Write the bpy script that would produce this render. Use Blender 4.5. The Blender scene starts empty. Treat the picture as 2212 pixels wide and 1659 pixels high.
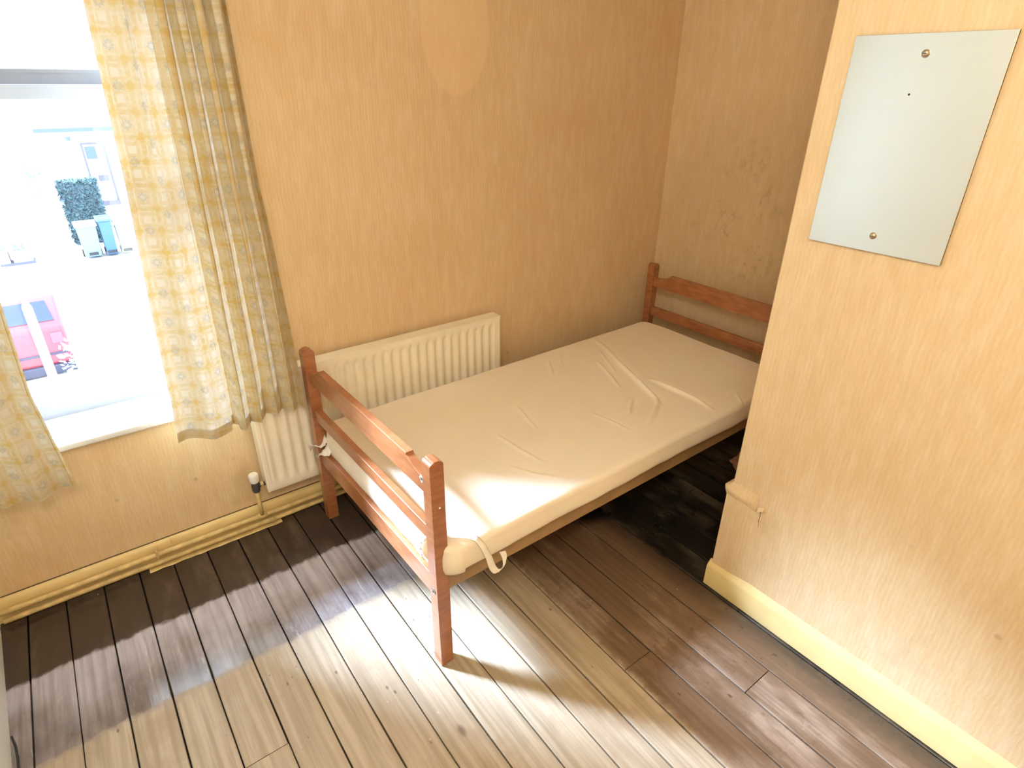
import bpy, bmesh, math, random
from mathutils import Vector, Matrix, noise
R = random.Random(7)
S = bpy.context.scene
COL = S.collection

# ---------------------------------------------------------------- camera
cam = bpy.data.cameras.new('camera'); cam_o = bpy.data.objects.new('camera', cam); COL.objects.link(cam_o)
cam.sensor_width = 36.0; cam.lens = 1294.24 / 2212 * 36.0; cam.clip_start = 0.02; cam.clip_end = 300
W2C = Matrix(((0.7987892, -0.60153849, 0.00934158), (0.26757452, 0.36913659, 0.89002363), (-0.53883178, -0.70844169, 0.45581869)))
cam_o.matrix_world = Matrix.Translation((0, 0, 1.6)) @ W2C.transposed().to_4x4()
S.camera = cam_o

# ---------------------------------------------------------------- light
SKY = 11.0
world = bpy.data.worlds.new('overcast_sky'); S.world = world; world.use_nodes = True
bg = world.node_tree.nodes['Background']; bg.inputs[0].default_value = (0.72, 0.86, 1.0, 1); bg.inputs[1].default_value = SKY
sun = bpy.data.lights.new('hazy_sun', 'SUN'); sun.energy = 52.0; sun.angle = math.radians(14); sun.color = (0.54, 0.71, 1.0)
sun_o = bpy.data.objects.new('hazy_sun', sun); COL.objects.link(sun_o)
sun_o.location = (-6, 10, 8)
sun_o.rotation_euler = Vector((0.63, -0.78, -0.74)).to_track_quat('-Z', 'Y').to_euler()
LAMP = 78.0
vs = S.view_settings
vs.view_transform = 'Standard'; vs.look = 'None'; vs.exposure = 0.0; vs.gamma = 1.0; vs.use_curve_mapping = False
S.cycles.max_bounces = 14; S.cycles.diffuse_bounces = 8; S.cycles.transparent_max_bounces = 12
S.cycles.sample_clamp_indirect = 8

# ---------------------------------------------------------------- helpers
def tag(o, label=None, cat=None, group=None, kind=None):
    if label: o['label'] = label
    if cat: o['category'] = cat
    if group: o['group'] = group
    if kind: o['kind'] = kind
    return o

def empty(name, loc=(0, 0, 0), rz=0.0, parent=None):
    o = bpy.data.objects.new(name, None); COL.objects.link(o)
    o.location = loc; o.rotation_euler = (0, 0, rz); o.empty_display_size = .05
    if parent: o.parent = parent
    return o

class MB:
    def __init__(s): s.bm = bmesh.new()
    def box(s, x0, x1, y0, y1, z0, z1):
        v = [s.bm.verts.new(p) for p in ((x0,y0,z0),(x1,y0,z0),(x1,y1,z0),(x0,y1,z0),(x0,y0,z1),(x1,y0,z1),(x1,y1,z1),(x0,y1,z1))]
        for f in ((0,3,2,1),(4,5,6,7),(0,1,5,4),(1,2,6,5),(2,3,7,6),(3,0,4,7)): s.bm.faces.new([v[i] for i in f])
        return s
    def prism(s, prof, axis, a0, a1):
        """closed profile (list of 2-tuples) swept along an axis. x: (y,z), y: (x,z), z: (x,y)"""
        def P(p, a): return {'x': (a, p[0], p[1]), 'y': (p[0], a, p[1]), 'z': (p[0], p[1], a)}[axis]
        A = [s.bm.verts.new(P(p, a0)) for p in prof]; B = [s.bm.verts.new(P(p, a1)) for p in prof]
        n = len(prof)
        s.bm.faces.new(A); s.bm.faces.new(B[::-1])
        for i in range(n): s.bm.faces.new((A[i], B[i], B[(i+1) % n], A[(i+1) % n]))
        return s
    def tube(s, pts, r, n=14, caps=True):
        pts = [Vector(p) for p in pts]; rings = []
        rr = r if isinstance(r, (list, tuple)) else [r] * len(pts)
        up = None
        for i, p in enumerate(pts):
            d = (pts[min(i+1, len(pts)-1)] - pts[max(i-1, 0)]).normalized()
            if up is None:
                up = Vector((0, 0, 1)) if abs(d.z) < .9 else Vector((1, 0, 0))
            u = (up - d * up.dot(d)).normalized(); v = d.cross(u); up = u
            rings.append([s.bm.verts.new(p + (u * math.cos(2*math.pi*k/n) + v * math.sin(2*math.pi*k/n)) * rr[i]) for k in range(n)])
        for a, b in zip(rings, rings[1:]):
            for k in range(n): s.bm.faces.new((a[k], a[(k+1) % n], b[(k+1) % n], b[k]))
        if caps: s.bm.faces.new(rings[0][::-1]); s.bm.faces.new(rings[-1])
        return s
    def grid(s, P, nu, nv, uv=None, close=False):
        V = [[s.bm.verts.new(P(i, j)) for j in range(nv)] for i in range(nu)]
        lay = s.bm.loops.layers.uv.verify() if uv else None
        for i in range(nu - 1):
            for j in range(nv - 1):
                f = s.bm.faces.new((V[i][j], V[i+1][j], V[i+1][j+1], V[i][j+1]))
                if uv:
                    for l, (a, b) in zip(f.loops, ((i, j), (i+1, j), (i+1, j+1), (i, j+1))): l[lay].uv = uv(a, b)
        return V
    def build(s, name, mat, parent=None, smooth=False, bevel=0.0, seg=2, fix=True, flat=False):
        if fix: bmesh.ops.recalc_face_normals(s.bm, faces=s.bm.faces)
        me = bpy.data.meshes.new(name); s.bm.to_mesh(me); s.bm.free()
        if smooth:
            for p in me.polygons: p.use_smooth = True
        o = bpy.data.objects.new(name, me); COL.objects.link(o)
        me.materials.append(mat)
        if parent: o.parent = parent
        if bevel:
            b = o.modifiers.new('bevel', 'BEVEL'); b.width = bevel; b.segments = seg; b.limit_method = 'ANGLE'; b.angle_limit = math.radians(40)
            if not flat:
                b.harden_normals = True
                for p in me.polygons: p.use_smooth = True
        return o

def struct(o): o['kind'] = 'structure'; return o

class NT:
    def __init__(s, name):
        s.m = bpy.data.materials.new(name); s.m.use_nodes = True; s.t = s.m.node_tree; s.N = s.t.nodes; s.L = s.t.links
        s.b = s.N['Principled BSDF']; s.out = s.N['Material Output']
    def n(s, typ, **k):
        x = s.N.new(typ)
        for a, v in k.items(): setattr(x, a, v)
        return x
    def put(s, sock, v):
        if isinstance(v, bpy.types.NodeSocket): s.L.new(v, sock)
        elif isinstance(v, (tuple, list)) and len(v) == 3 and sock.type == 'RGBA': sock.default_value = (*v, 1)
        else: sock.default_value = v
    def math(s, op, a, b=0.0, c=None, clamp=False):
        x = s.n('ShaderNodeMath', operation=op, use_clamp=clamp); s.put(x.inputs[0], a); s.put(x.inputs[1], b)
        if c is not None: s.put(x.inputs[2], c)
        return x.outputs[0]
    def mix(s, f, a, b, mode='MIX'):
        x = s.n('ShaderNodeMix', data_type='RGBA', blend_type=mode); s.put(x.inputs[0], f); s.put(x.inputs[6], a); s.put(x.inputs[7], b)
        return x.outputs[2]
    def ss(s, v, lo, hi, a=0.0, b=1.0):
        x = s.n('ShaderNodeMapRange', interpolation_type='SMOOTHSTEP', clamp=True)
        for i, q in enumerate((v, lo, hi, a, b)): s.put(x.inputs[i], q)
        return x.outputs[0]
    def pos(s):
        g = s.n('ShaderNodeNewGeometry'); return g.outputs['Position']
    def xyz(s, v):
        x = s.n('ShaderNodeSeparateXYZ'); s.L.new(v, x.inputs[0]); return x.outputs
    def scale(s, v, sc, off=(0, 0, 0)):
        x = s.n('ShaderNodeMapping'); s.L.new(v, x.inputs[0]); x.inputs['Scale'].default_value = sc
        s.put(x.inputs['Location'], off); return x.outputs[0]
    def noise(s, v, sc=5.0, det=3.0, rough=.5, dim='3D'):
        x = s.n('ShaderNodeTexNoise'); s.L.new(v, x.inputs['Vector']); x.inputs['Scale'].default_value = sc
        x.inputs['Detail'].default_value = det; x.inputs['Roughness'].default_value = rough; return x.outputs[0]
    def vor(s, v, sc=5.0, rnd=1.0):
        x = s.n('ShaderNodeTexVoronoi'); s.L.new(v, x.inputs['Vector']); x.inputs['Scale'].default_value = sc; x.inputs['Randomness'].default_value = rnd
        return x.outputs['Distance']
    def bump(s, h, st=.3, d=.002):
        x = s.n('ShaderNodeBump'); s.put(x.inputs['Height'], h); x.inputs['Strength'].default_value = st; x.inputs['Distance'].default_value = d
        s.L.new(x.outputs[0], s.b.inputs['Normal']); return x.outputs[0]
    def fin(s, col=None, rough=None, metal=None, spec=None):
        if col is not None: s.put(s.b.inputs['Base Color'], col)
        if rough is not None: s.put(s.b.inputs['Roughness'], rough)
        if metal is not None: s.put(s.b.inputs['Metallic'], metal)
        if spec is not None: s.put(s.b.inputs['Specular IOR Level'], spec)
        return s.m

def plain(name, col, rough=.5, metal=0.0, spec=.5, var=.0, sc=20.0):
    m = NT(name); c = col
    if var:
        n = m.noise(m.pos(), sc, 4)
        c = m.mix(m.ss(n, .3, .7), tuple(x * (1 - var) for x in col), tuple(min(1, x * (1 + var)) for x in col))
    return m.fin(c, rough, metal, spec)

# ---------------------------------------------------------------- materials
def mat_wallpaper():
    m = NT('faded_ribbed_wallpaper'); p = m.pos(); X, Y, Z = m.xyz(p)
    st = m.noise(m.scale(p, (150, 150, 16)), 1.0, 3, .6)          # fine vertical ribs
    st2 = m.noise(m.scale(p, (34, 34, 8)), 1.0, 4, .65)
    hz = m.math('ADD', X, Y); wv = m.noise(m.scale(p, (6, 6, 22)), 1.0, 3)
    rib = m.math('SINE', m.math('ADD', m.math('MULTIPLY', hz, 2*math.pi/.0118), m.math('MULTIPLY', wv, 9.0)))
    rib = m.math('ADD', m.math('MULTIPLY', rib, .5), .5)
    blot = m.noise(p, 2.2, 4, .55)
    fib = m.noise(m.scale(p, (420, 420, 120)), 1.0, 2)
    base = m.mix(m.ss(blot, .3, .7), (.71, .515, .295), (.75, .57, .34))
    base = m.mix(m.ss(st, .35, .66, 0, .22), base, (.58, .40, .21))
    base = m.mix(m.ss(st2, .40, .72, 0, .42), base, (.82, .68, .48))
    base = m.mix(m.ss(fib, .55, .75, 0, .18), base, (.48, .30, .14))
    base = m.mix(m.math('MULTIPLY', rib, .11), base, (.50, .33, .16))
    # round paler patch on the window wall, right of the curtain
    ex = m.math('POWER', m.math('DIVIDE', m.math('SUBTRACT', X, 1.335), .145), 2.0)
    ez = m.math('POWER', m.math('DIVIDE', m.math('SUBTRACT', Z, 1.76), .225), 2.0)
    rr = m.math('ADD', ex, ez)
    on_w = m.math('GREATER_THAN', Y, 2.09)
    patch = m.math('MULTIPLY', m.ss(rr, .88, 1.08, 1, 0), on_w)
    base = m.mix(m.math('MULTIPLY', patch, .6), base, (.82, .60, .34))
    # mould speckles on the wall at the head of the bed
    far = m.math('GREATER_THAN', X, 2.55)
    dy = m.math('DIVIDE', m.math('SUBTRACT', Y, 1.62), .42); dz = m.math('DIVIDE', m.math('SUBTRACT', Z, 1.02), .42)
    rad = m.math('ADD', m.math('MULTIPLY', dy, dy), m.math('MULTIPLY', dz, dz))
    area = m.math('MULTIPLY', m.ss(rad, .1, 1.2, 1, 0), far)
    sp = m.ss(m.noise(m.scale(p, (1, 1, .8)), 26.0, 5, .7), .50, .66)
    cl = m.ss(m.noise(p, 6.0, 3), .42, .62)
    mould = m.math('MULTIPLY', m.math('MULTIPLY', sp, cl), m.math('MULTIPLY', area, .38))
    base = m.mix(mould, base, (.16, .12, .09))
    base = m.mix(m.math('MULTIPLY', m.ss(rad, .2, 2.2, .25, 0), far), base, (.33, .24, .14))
    # a few brown spots and scuffs low on the walls
    dots = m.ss(m.vor(p, 7.0), .03, .075, 1, 0)
    low = m.ss(Z, .35, .7, 1, .15)
    base = m.mix(m.math('MULTIPLY', dots, m.math('MULTIPLY', low, .35)), base, (.25, .16, .08))
    scuff = m.math('MULTIPLY', m.ss(m.noise(p, 5.0, 5, .65), .55, .75), low)
    base = m.mix(m.math('MULTIPLY', scuff, .35), base, (.45, .32, .19))
    h = m.math('ADD', m.math('ADD', m.math('MULTIPLY', st, .7), m.math('MULTIPLY', rib, -.22)), m.math('MULTIPLY', fib, .5))
    m.bump(h, .45, .0015)
    return m.fin(base, .62, spec=.3)

def mat_floor():
    m = NT('old_floorboards_part_stained'); p = m.pos(); X, Y, Z = m.xyz(p)
    oi = m.n('ShaderNodeObjectInfo').outputs['Random']
    off = m.n('ShaderNodeCombineXYZ'); m.L.new(m.math('MULTIPLY', oi, 37.0), off.inputs[1]); m.L.new(m.math('MULTIPLY', oi, 11.0), off.inputs[0])
    q = m.n('ShaderNodeVectorMath', operation='ADD'); m.L.new(p, q.inputs[0]); m.L.new(off.outputs[0], q.inputs[1]); q = q.outputs[0]
    grain = m.noise(m.scale(q, (60, 2.2, 1)), 1.0, 5, .6)
    grain2 = m.noise(m.scale(q, (260, 8, 1)), 1.0, 3, .6)
    blot = m.noise(q, 4.5, 4, .6)
    bare = m.mix(m.ss(grain, .3, .7), (.32, .255, .17), (.49, .40, .285))
    bare = m.mix(m.ss(grain2, .55, .75, 0, .35), bare, (.30, .205, .12))
    bare = m.mix(m.ss(blot, .5, .70, 0, .6), bare, (.33, .235, .145))
    bare = m.mix(m.ss(oi, 0, 1, 0, .22), bare, (.36, .27, .17))
    # knots and nail heads
    kn = m.ss(m.vor(m.scale(q, (5.0, 2.6, 1)), 1.0), .045, .085, 1, 0)
    kn2 = m.ss(m.vor(m.scale(q, (15, 8, 1)), 1.0), .04, .075, 1, 0)
    gate = m.ss(m.noise(q, 3.1, 2), .40, .46)
    nail = m.ss(m.vor(m.scale(q, (24, 11, 1)), 1.0), .03, .05, 1, 0)
    knots = m.math('MAXIMUM', nail, m.math('MAXIMUM', kn, m.math('MULTIPLY', kn2, gate)))
    bare = m.mix(m.math('MULTIPLY', knots, .72), bare, (.10, .06, .035))
    # varnish stain round the edge of the room
    wob = m.math('MULTIPLY', m.math('SUBTRACT', m.noise(p, 26.0, 4, .6), .5), .05)
    sy = m.ss(m.math('ADD', Y, wob), 1.455, 1.49)
    sx = m.ss(m.math('ADD', X, wob), 1.015, 1.045)
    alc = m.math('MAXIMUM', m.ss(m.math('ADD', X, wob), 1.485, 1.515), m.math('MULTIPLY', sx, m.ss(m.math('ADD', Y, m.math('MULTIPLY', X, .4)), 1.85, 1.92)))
    wear = m.ss(m.noise(m.scale(q, (7, 2.5, 1)), 1.0, 5, .62), .46, .70)
    br_w = m.mix(m.math('MULTIPLY', wear, .55), (.058, .041, .033), (.16, .12, .095))
    mid = m.ss(m.math('ADD', Y, wob), 1.775, 1.80, 1, 0)  # paler band of the stain: window light painted into the boards
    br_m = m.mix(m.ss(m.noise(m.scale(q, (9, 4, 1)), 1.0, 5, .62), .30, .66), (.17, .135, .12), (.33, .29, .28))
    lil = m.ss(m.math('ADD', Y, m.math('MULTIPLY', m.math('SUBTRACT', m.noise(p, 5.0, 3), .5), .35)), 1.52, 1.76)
    br_m = m.mix(m.math('MULTIPLY', lil, .75), br_m, (.58, .55, .62))  # lilac-grey tint imitates the window sheen in the colour
    scr = m.ss(m.noise(m.scale(p, (34, 5, 1)), 1.0, 5, .7), .58, .72)
    br_m = m.mix(m.math('MULTIPLY', scr, .5), br_m, (.70, .69, .70))
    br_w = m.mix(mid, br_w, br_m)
    br_w = m.mix(m.ss(grain, .35, .7, 0, .35), br_w, (.045, .033, .028))
    br_x = m.mix(wear, (.175, .110, .066), (.37, .275, .205))
    br_x = m.mix(m.ss(grain, .4, .7, 0, .55), br_x, (.10, .055, .03))
    br_x = m.mix(m.math('MULTIPLY', knots, .7), br_x, (.03, .015, .01))
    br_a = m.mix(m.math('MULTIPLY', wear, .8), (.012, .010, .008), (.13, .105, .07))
    # boards darken towards the chimney breast board
    edge_dark = m.ss(m.math('ADD', X, wob), 1.40, 1.49)
    br_x = m.mix(m.math('MULTIPLY', edge_dark, .7), br_x, (.035, .028, .024))
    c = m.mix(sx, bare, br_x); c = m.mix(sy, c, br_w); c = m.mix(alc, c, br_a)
    # paint splashes and dust
    spl = m.ss(m.vor(m.scale(p, (26, 17, 1)), 1.0), .035, .06, 1, 0)
    spg = m.ss(m.noise(p, 3.3, 2), .57, .62)
    c = m.mix(m.math('MULTIPLY', m.math('MULTIPLY', spl, spg), .5), c, (.75, .72, .66))
    var = m.math('MAXIMUM', sy, m.math('MULTIPLY', sx, .7))
    rg = m.math('ADD', m.math('MULTIPLY', var, -.38), .56)
    rg = m.math('ADD', rg, m.math('MULTIPLY', m.math('SUBTRACT', blot, .5), .22))
    m.bump(m.math('ADD', grain, m.math('MULTIPLY', grain2, .6)), .25, .0012)
    return m.fin(c, rg, spec=.5)

def mat_wood():
    m = NT('orange_varnished_beech'); tc = m.n('ShaderNodeTexCoord').outputs['Object']
    g = m.noise(m.scale(tc, (14, 14, 60)), 1.0, 4, .6)
    g2 = m.noise(tc, 9.0, 3)
    c = m.mix(m.ss(g, .3, .7), (.30, .105, .038), (.40, .155, .062))
    c = m.mix(m.ss(g2, .45, .7, 0, .3), c, (.24, .078, .026))
    m.b.inputs['Coat Weight'].default_value = .6; m.b.inputs['Coat Roughness'].default_value = .22
    return m.fin(c, .38, spec=.5)

def mat_cloth_curtain():
    m = NT('yellow_check_flower_print'); uv = m.n('ShaderNodeTexCoord').outputs['UV']
    w = m.noise(uv, 30.0, 2); w2 = m.noise(uv, 9.0, 2)
    U, V, _ = m.xyz(uv)
    U = m.math('ADD', U, m.math('MULTIPLY', m.math('SUBTRACT', w, .5), .006)); V = m.math('ADD', V, m.math('MULTIPLY', m.math('SUBTRACT', w, .5), .006))
    def line(t, pitch, width):
        f = m.math('ABSOLUTE', m.math('SUBTRACT', m.math('MODULO', m.math('ADD', t, 10.0), pitch), pitch / 2))
        return m.ss(f, width * .3, width, 1, 0)
    dash = m.noise(m.scale(uv, (90, 90, 1)), 1.0, 2)
    gu = m.math('MAXIMUM', line(U, .062, .011), m.math('MULTIPLY', line(U, .031, .008), .75))
    gv = m.math('MAXIMUM', line(V, .062, .011), m.math('MULTIPLY', line(V, .031, .008), .75))
    grid = m.math('MAXIMUM', gu, gv)
    cross = m.math('MULTIPLY', line(U, .062, .016), line(V, .062, .016))
    grid = m.math('MULTIPLY', grid, m.ss(dash, .25, .6, .45, 1))
    big = m.ss(w2, .35, .7, .5, 1)
    c = m.mix(m.math('MULTIPLY', m.math('MULTIPLY', grid, big), .80), (.66, .61, .49), (.55, .39, .10))
    c = m.mix(m.math('MULTIPLY', cross, .4), c, (.58, .38, .07))
    # grey flowers, staggered
    pu, pv = .124, .093
    def cell(t, o, pit): return m.math('SUBTRACT', m.math('MODULO', m.math('ADD', t, 10.0 + o), pit), pit / 2)
    fl = None
    for ou, ov in ((0.0, 0.0), (pu / 2, pv / 2)):
        a = cell(U, ou, pu); b = cell(V, ov, pv)
        r = m.math('SQRT', m.math('ADD', m.math('MULTIPLY', a, a), m.math('MULTIPLY', b, b)))
        th = m.math('ARCTAN2', a, b)
        R0 = m.math('ADD', .0125, m.math('MULTIPLY', m.math('COSINE', m.math('MULTIPLY', th, 8.0)), .0018))
        ring = m.math('MULTIPLY', m.ss(m.math('SUBTRACT', r, R0), -.0015, .001, 1, 0), m.ss(r, .003, .007, .25, 1))
        fl = ring if fl is None else m.math('MAXIMUM', fl, ring)
    pet = m.ss(m.noise(uv, 380.0, 3), .35, .62, .25, 1)
    c = m.mix(m.math('MULTIPLY', m.math('MULTIPLY', fl, pet), .66), c, (.36, .36, .33))
    wv = m.noise(m.scale(uv, (900, 900, 1)), 1.0, 2)
    m.bump(wv, .15, .0005)
    m.fin(c, .85, spec=.15)
    tr = m.n('ShaderNodeBsdfTranslucent'); m.L.new(m.mix(.12, c, m.mix(1.0, c, c, 'MULTIPLY')), tr.inputs[0])
    mx = m.n('ShaderNodeMixShader'); mx.inputs[0].default_value = .065
    m.L.new(m.b.outputs[0], mx.inputs[1]); m.L.new(tr.outputs[0], mx.inputs[2]); m.L.new(mx.outputs[0], m.out.inputs[0])
    return m.m

def mat_glass():
    m = NT('window_glass')
    t = m.n('ShaderNodeBsdfTransparent'); t.inputs[0].default_value = (.985, .99, .99, 1)
    g = m.n('ShaderNodeBsdfGlossy'); g.inputs[1].default_value = .02
    mx = m.n('ShaderNodeMixShader'); mx.inputs[0].default_value = .03; m.L.new(t.outputs[0], mx.inputs[1]); m.L.new(g.outputs[0], mx.inputs[2])
    m.L.new(mx.outputs[0], m.out.inputs[0]); return m.m

def mat_mattress():
    m = NT('cream_stretch_mattress_cover'); p = m.pos()
    n = m.noise(p, 3.0, 3); f = m.noise(p, 700.0, 2)
    c = m.mix(m.ss(n, .3, .7), (.84, .74, .59), (.87, .78, .64))
    m.bump(f, .12, .0006)
    m.b.inputs['Sheen Weight'].default_value = .1
    return m.fin(c, .8, spec=.2)

M = dict(
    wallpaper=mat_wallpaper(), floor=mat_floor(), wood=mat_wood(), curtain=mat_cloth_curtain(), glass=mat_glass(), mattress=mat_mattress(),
    paint_white=plain('white_gloss_paint', (.80, .81, .82), .35, var=.03), sash=plain('backlit_grey_sash_paint', (.22, .23, .27), .45, var=.03), sash_low=plain('backlit_blue_sash_paint', (.34, .37, .45), .45, var=.02), paint_left=plain('pale_green_white_wall_paint', (.86, .92, .88), .5, var=.02, sc=3),  # both sash greys hold the silhouette of backlit white rails
    ceiling=plain('ceiling_paint', (.80, .75, .66), .8),
    cream=plain('cream_yellow_gloss_paint', (.74, .58, .27), .35, var=.05, sc=14), cream_d=plain('aged_cream_pipe_paint', (.66, .50, .22), .4, var=.16, sc=30),
    rad=plain('cream_radiator_enamel', (.88, .82, .67), .35, var=.02), plastic=plain('white_valve_plastic', (.85, .84, .80), .35),
    dark_metal=plain('dull_valve_metal', (.10, .10, .095), .4, .6), brass=plain('worn_brass', (.70, .52, .26), .35, 1.0),
    steel=plain('steel', (.62, .60, .56), .25, 1.0), subfloor=plain('dark_gap_dirt', (.012, .009, .008), .9),
    screw=plain('aged_nickel_screw', (.55, .46, .32), .3, 1.0), tape=plain('white_fabric_tape', (.86, .82, .74), .8, var=.04, sc=60),
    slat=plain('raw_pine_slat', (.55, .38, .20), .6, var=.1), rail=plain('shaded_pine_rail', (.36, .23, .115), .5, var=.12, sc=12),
    sticker=plain('white_sticker', (.85, .83, .76), .5), ink=plain('black_ink', (.03, .03, .03), .6),
    pink=plain('dusty_pink_cloth', (.52, .27, .20), .9, var=.2, sc=30), crack=plain('torn_paper_edge', (.10, .065, .035), .9), cable=plain('black_cable', (.015, .015, .02), .5),
)
mm = NT('old_mirror_silver'); M['mirror'] = mm.fin((.93, .96, .93), mm.ss(mm.noise(mm.pos(), 5.0, 2), .3, .7, .10, .16), 1.0)
gm = NT('lamp_globe_glow'); gm.b.inputs['Emission Color'].default_value = (1.0, .88, .70, 1); gm.b.inputs['Emission Strength'].default_value = LAMP; M['globe'] = gm.fin((.9, .85, .75), .4)

# ================================================================ ROOM SHELL
XL, XR, XF = -.490, 1.529, 2.58      # left wall, chimney breast face, wall behind the headboard
YW, YC, YB = 2.11, .825, -1.9        # window wall, chimney breast side, wall behind the camera
HC = 2.55
WX0, WX1, WZ0, WZ1 = -.44, .385, .560, 2.18   # window opening
fl = struct(MB().box(XL-.1, XF+.1, YB-.1, YW+.2, -.12, -.022).build('floor', M['subfloor']))
b = MB()
b.box(XL-.1, WX0, YW, YW+.22, -.02, HC); b.box(WX1, XF+.1, YW, YW+.22, -.02, HC)
b.box(WX0, WX1, YW, YW+.22, -.02, WZ0-.02); b.box(WX0, WX1, YW, YW+.22, WZ1, HC)
struct(b.build('wall_window', M['wallpaper'], fix=False))
struct(MB().box(XL-.1, XL, YB, YW, -.02, HC).build('wall_left', M['paint_left']))
struct(MB().box(XF, XF+.1, YC-.05, YW, -.02, HC).build('wall_far', M['wallpaper']))
wr = struct(MB().box(XR, XF+.1, YB, YC, -.02, HC).build('wall_right', M['wallpaper'], bevel=.006))
struct(MB().box(XL-.1, XF+.1, YB-.1, YB, -.02, HC).build('wall_back', M['wallpaper']))
struct(MB().box(XL-.1, XF+.1, YB-.1, YW+.22, HC, HC+.1).build('ceiling', M['ceiling']))

# papered-over plinth on the corner of the chimney breast, with its nosing
pl = MB()
pl.prism([(XR+.0005, .690), (XR-.0030, .730), (XR-.0060, .775), (XR-.0075, YC+.010), (XR+.06, YC+.010), (XR+.06, .690)], 'z', -.02, .404)
pl.build('papered_plinth', M['wallpaper'], wr, bevel=.002)
nb = MB()
prof = [(0, .374), (.007, .380), (.020, .392), (.030, .406), (.030, .414), (.022, .422), (.010, .432), (0, .446)]
def nose(side):
    pass
# nosing: swept round the corner, deep on the alcove side and shallow on the front
rows = []
for k, (d, z) in enumerate(prof):
    fx = XR - d * .36; sy = YC + d
    rows.append([(XR - d*.20 - .0005, .728, z), (XR - d*.28, .765, z), (fx, .80, z), (fx + .001, YC + d*.45, z), (XR + .010, sy, z), (XR + .03, sy, z), (XR + .09, sy, z)])
nb.grid(lambda i, j: rows[i][j], len(rows), 7)
nb.bm.faces.new([v for v in nb.bm.verts if abs(v.co.y - .728) < 1e-5])
nb.build('plinth_nosing', M['wallpaper'], wr, smooth=True)
# peeled flap of paper at the plinth's end
fp = MB(); rows = [[(XR - .0085 - .004*math.sin(i*.9) - .001*i, .702 + j*.006, .420 - .007*i - .003*j) for j in range(4)] for i in range(3)]
fp.grid(lambda i, j: rows[i][j], 3, 4); f = fp.build('peeled_paper_flap', M['wallpaper'], wr, smooth=True)
sl = MB(); pts = [(XR-.0008-.0022*min(1, .6), .7150+.0012*math.sin(k*1.7)-.0006*k, .408-.0105*k) for k in range(8)]
sl.tube(pts, [.0008, .0016, .0009, .0008, .0007, .0006, .0005, .0003], 6); sl.build('paper_crack', M['crack'], wr)

# ------------------------------------------------ floorboards
gaps = [-.50, -.418, -.311, -.201, -.092, .0165, .131, .241, .3545, .464, .575, .685, .799, .911, 1.021, 1.139, 1.2525, 1.376, 1.498, 1.612, 1.725, 1.84, 1.95, 2.06, 2.175, 2.29, 2.40, 2.51, 2.6]
joints = {5: [1.147], 14: [.762], 16: [.50], 2: [-.3], 9: [-.5], 18: [1.5], 11: [-.2]}
fb0 = None
for i in range(len(gaps) - 1):
    a, c = gaps[i], gaps[i+1]; ys = [YB] + sorted(joints.get(i, [])) + [YW]
    x0, x1 = max(a, XL), min(c, XF)
    for y0, y1 in zip(ys, ys[1:]):
        g = R.uniform(.0015, .0026); wob = [R.uniform(-.0007, .0007) for _ in range(40)]
        b = MB(); n = max(4, int((y1 - y0) / .22)); dz = R.uniform(-.0012, .0004)
        cup = R.uniform(.0, .0009)
        def P(k, j, x0=x0, x1=x1, g=g, y0=y0, y1=y1, n=n, dz=dz, wob=wob, cup=cup):
            t = k / (n); y = y0 + .0014 + (y1 - y0 - .0028) * t
            xa = x0 + g + wob[k % 40]; xb = x1 - g + wob[(k + 13) % 40]
            return [(xa, y, -.022), (xa, y, dz - .0018), (xa + .0022, y, dz), ((xa+xb)/2, y, dz + cup), (xb - .0022, y, dz), (xb, y, dz - .0018), (xb, y, -.022)][j]
        b.grid(P, n + 1, 7)
        vs_ = list(b.bm.verts)
        b.bm.faces.new(vs_[:7]); b.bm.faces.new(vs_[-7:])
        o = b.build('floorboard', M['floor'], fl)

# ------------------------------------------------ baseboards
def skirt_x(y_front, z1, x0, x1):   # along the window wall
    return MB().prism([(YW, 0), (y_front, 0), (y_front, z1-.016), (y_front+.004, z1-.005), (y_front+.009, z1), (YW, z1+.001)], 'x', x0, x1)
struct(skirt_x(2.0925, .088, XL, XF).build('baseboard_window', M['cream'], bevel=.001))
MB().tube([(XL, 2.1085, .0895), (XF, 2.1085, .0895)], .0022, 6).build('caulk_crack', M['crack'], bpy.data.objects['baseboard_window'])
b = MB().prism([(XR, 0), (XR-.020, 0), (XR-.020, .080), (XR-.016, .088), (XR, .106)], 'y', YB, YC+.020)
b.prism([(YC, 0), (YC+.020, 0), (YC+.020, .080), (YC+.016, .088), (YC, .106)], 'x', XR-.004, XR+.11)
struct(b.build('baseboard_right', M['cream'], bevel=.0015))
b = MB(); rows = []
for y in (YW, YW-.2, YW-.4, YW-.6, YW-.8, YB):
    f_ = XL + .001 + min(.8, YW-y)*.044
    rows.append([(XL, y, 0), (f_, y, 0), (f_, y, .10), (f_-.004, y, .112), (XL, y, .114)])
b.grid(lambda i, j: rows[i][j], 6, 5); struct(b.build('baseboard_left', M['paint_left']))
struct(MB().box(XF-.018, XF, YC, YW, 0, .09).build('baseboard_far', M['cream'], bevel=.002))
struct(MB().box(XL, XR, YB, YB+.018, 0, .1).build('baseboard_back', M['cream'], bevel=.002))
# strip of old filler along the floor edge under the pipes
b = MB()
def P(i, j):
    x = -.06 + i * .0128; y = 2.056 - .004*noise.noise((x*30, 0, 0)) - (0 if i not in (0, 37) else 0)
    return [(x, 2.085, .001), (x, y + .004, .004 + .003*noise.noise((x*40, 3, 0))), (x, y, .001)][j]
b.grid(P, 38, 3); struct(b.build('trim_1', M['cream_d'], smooth=True))

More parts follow.
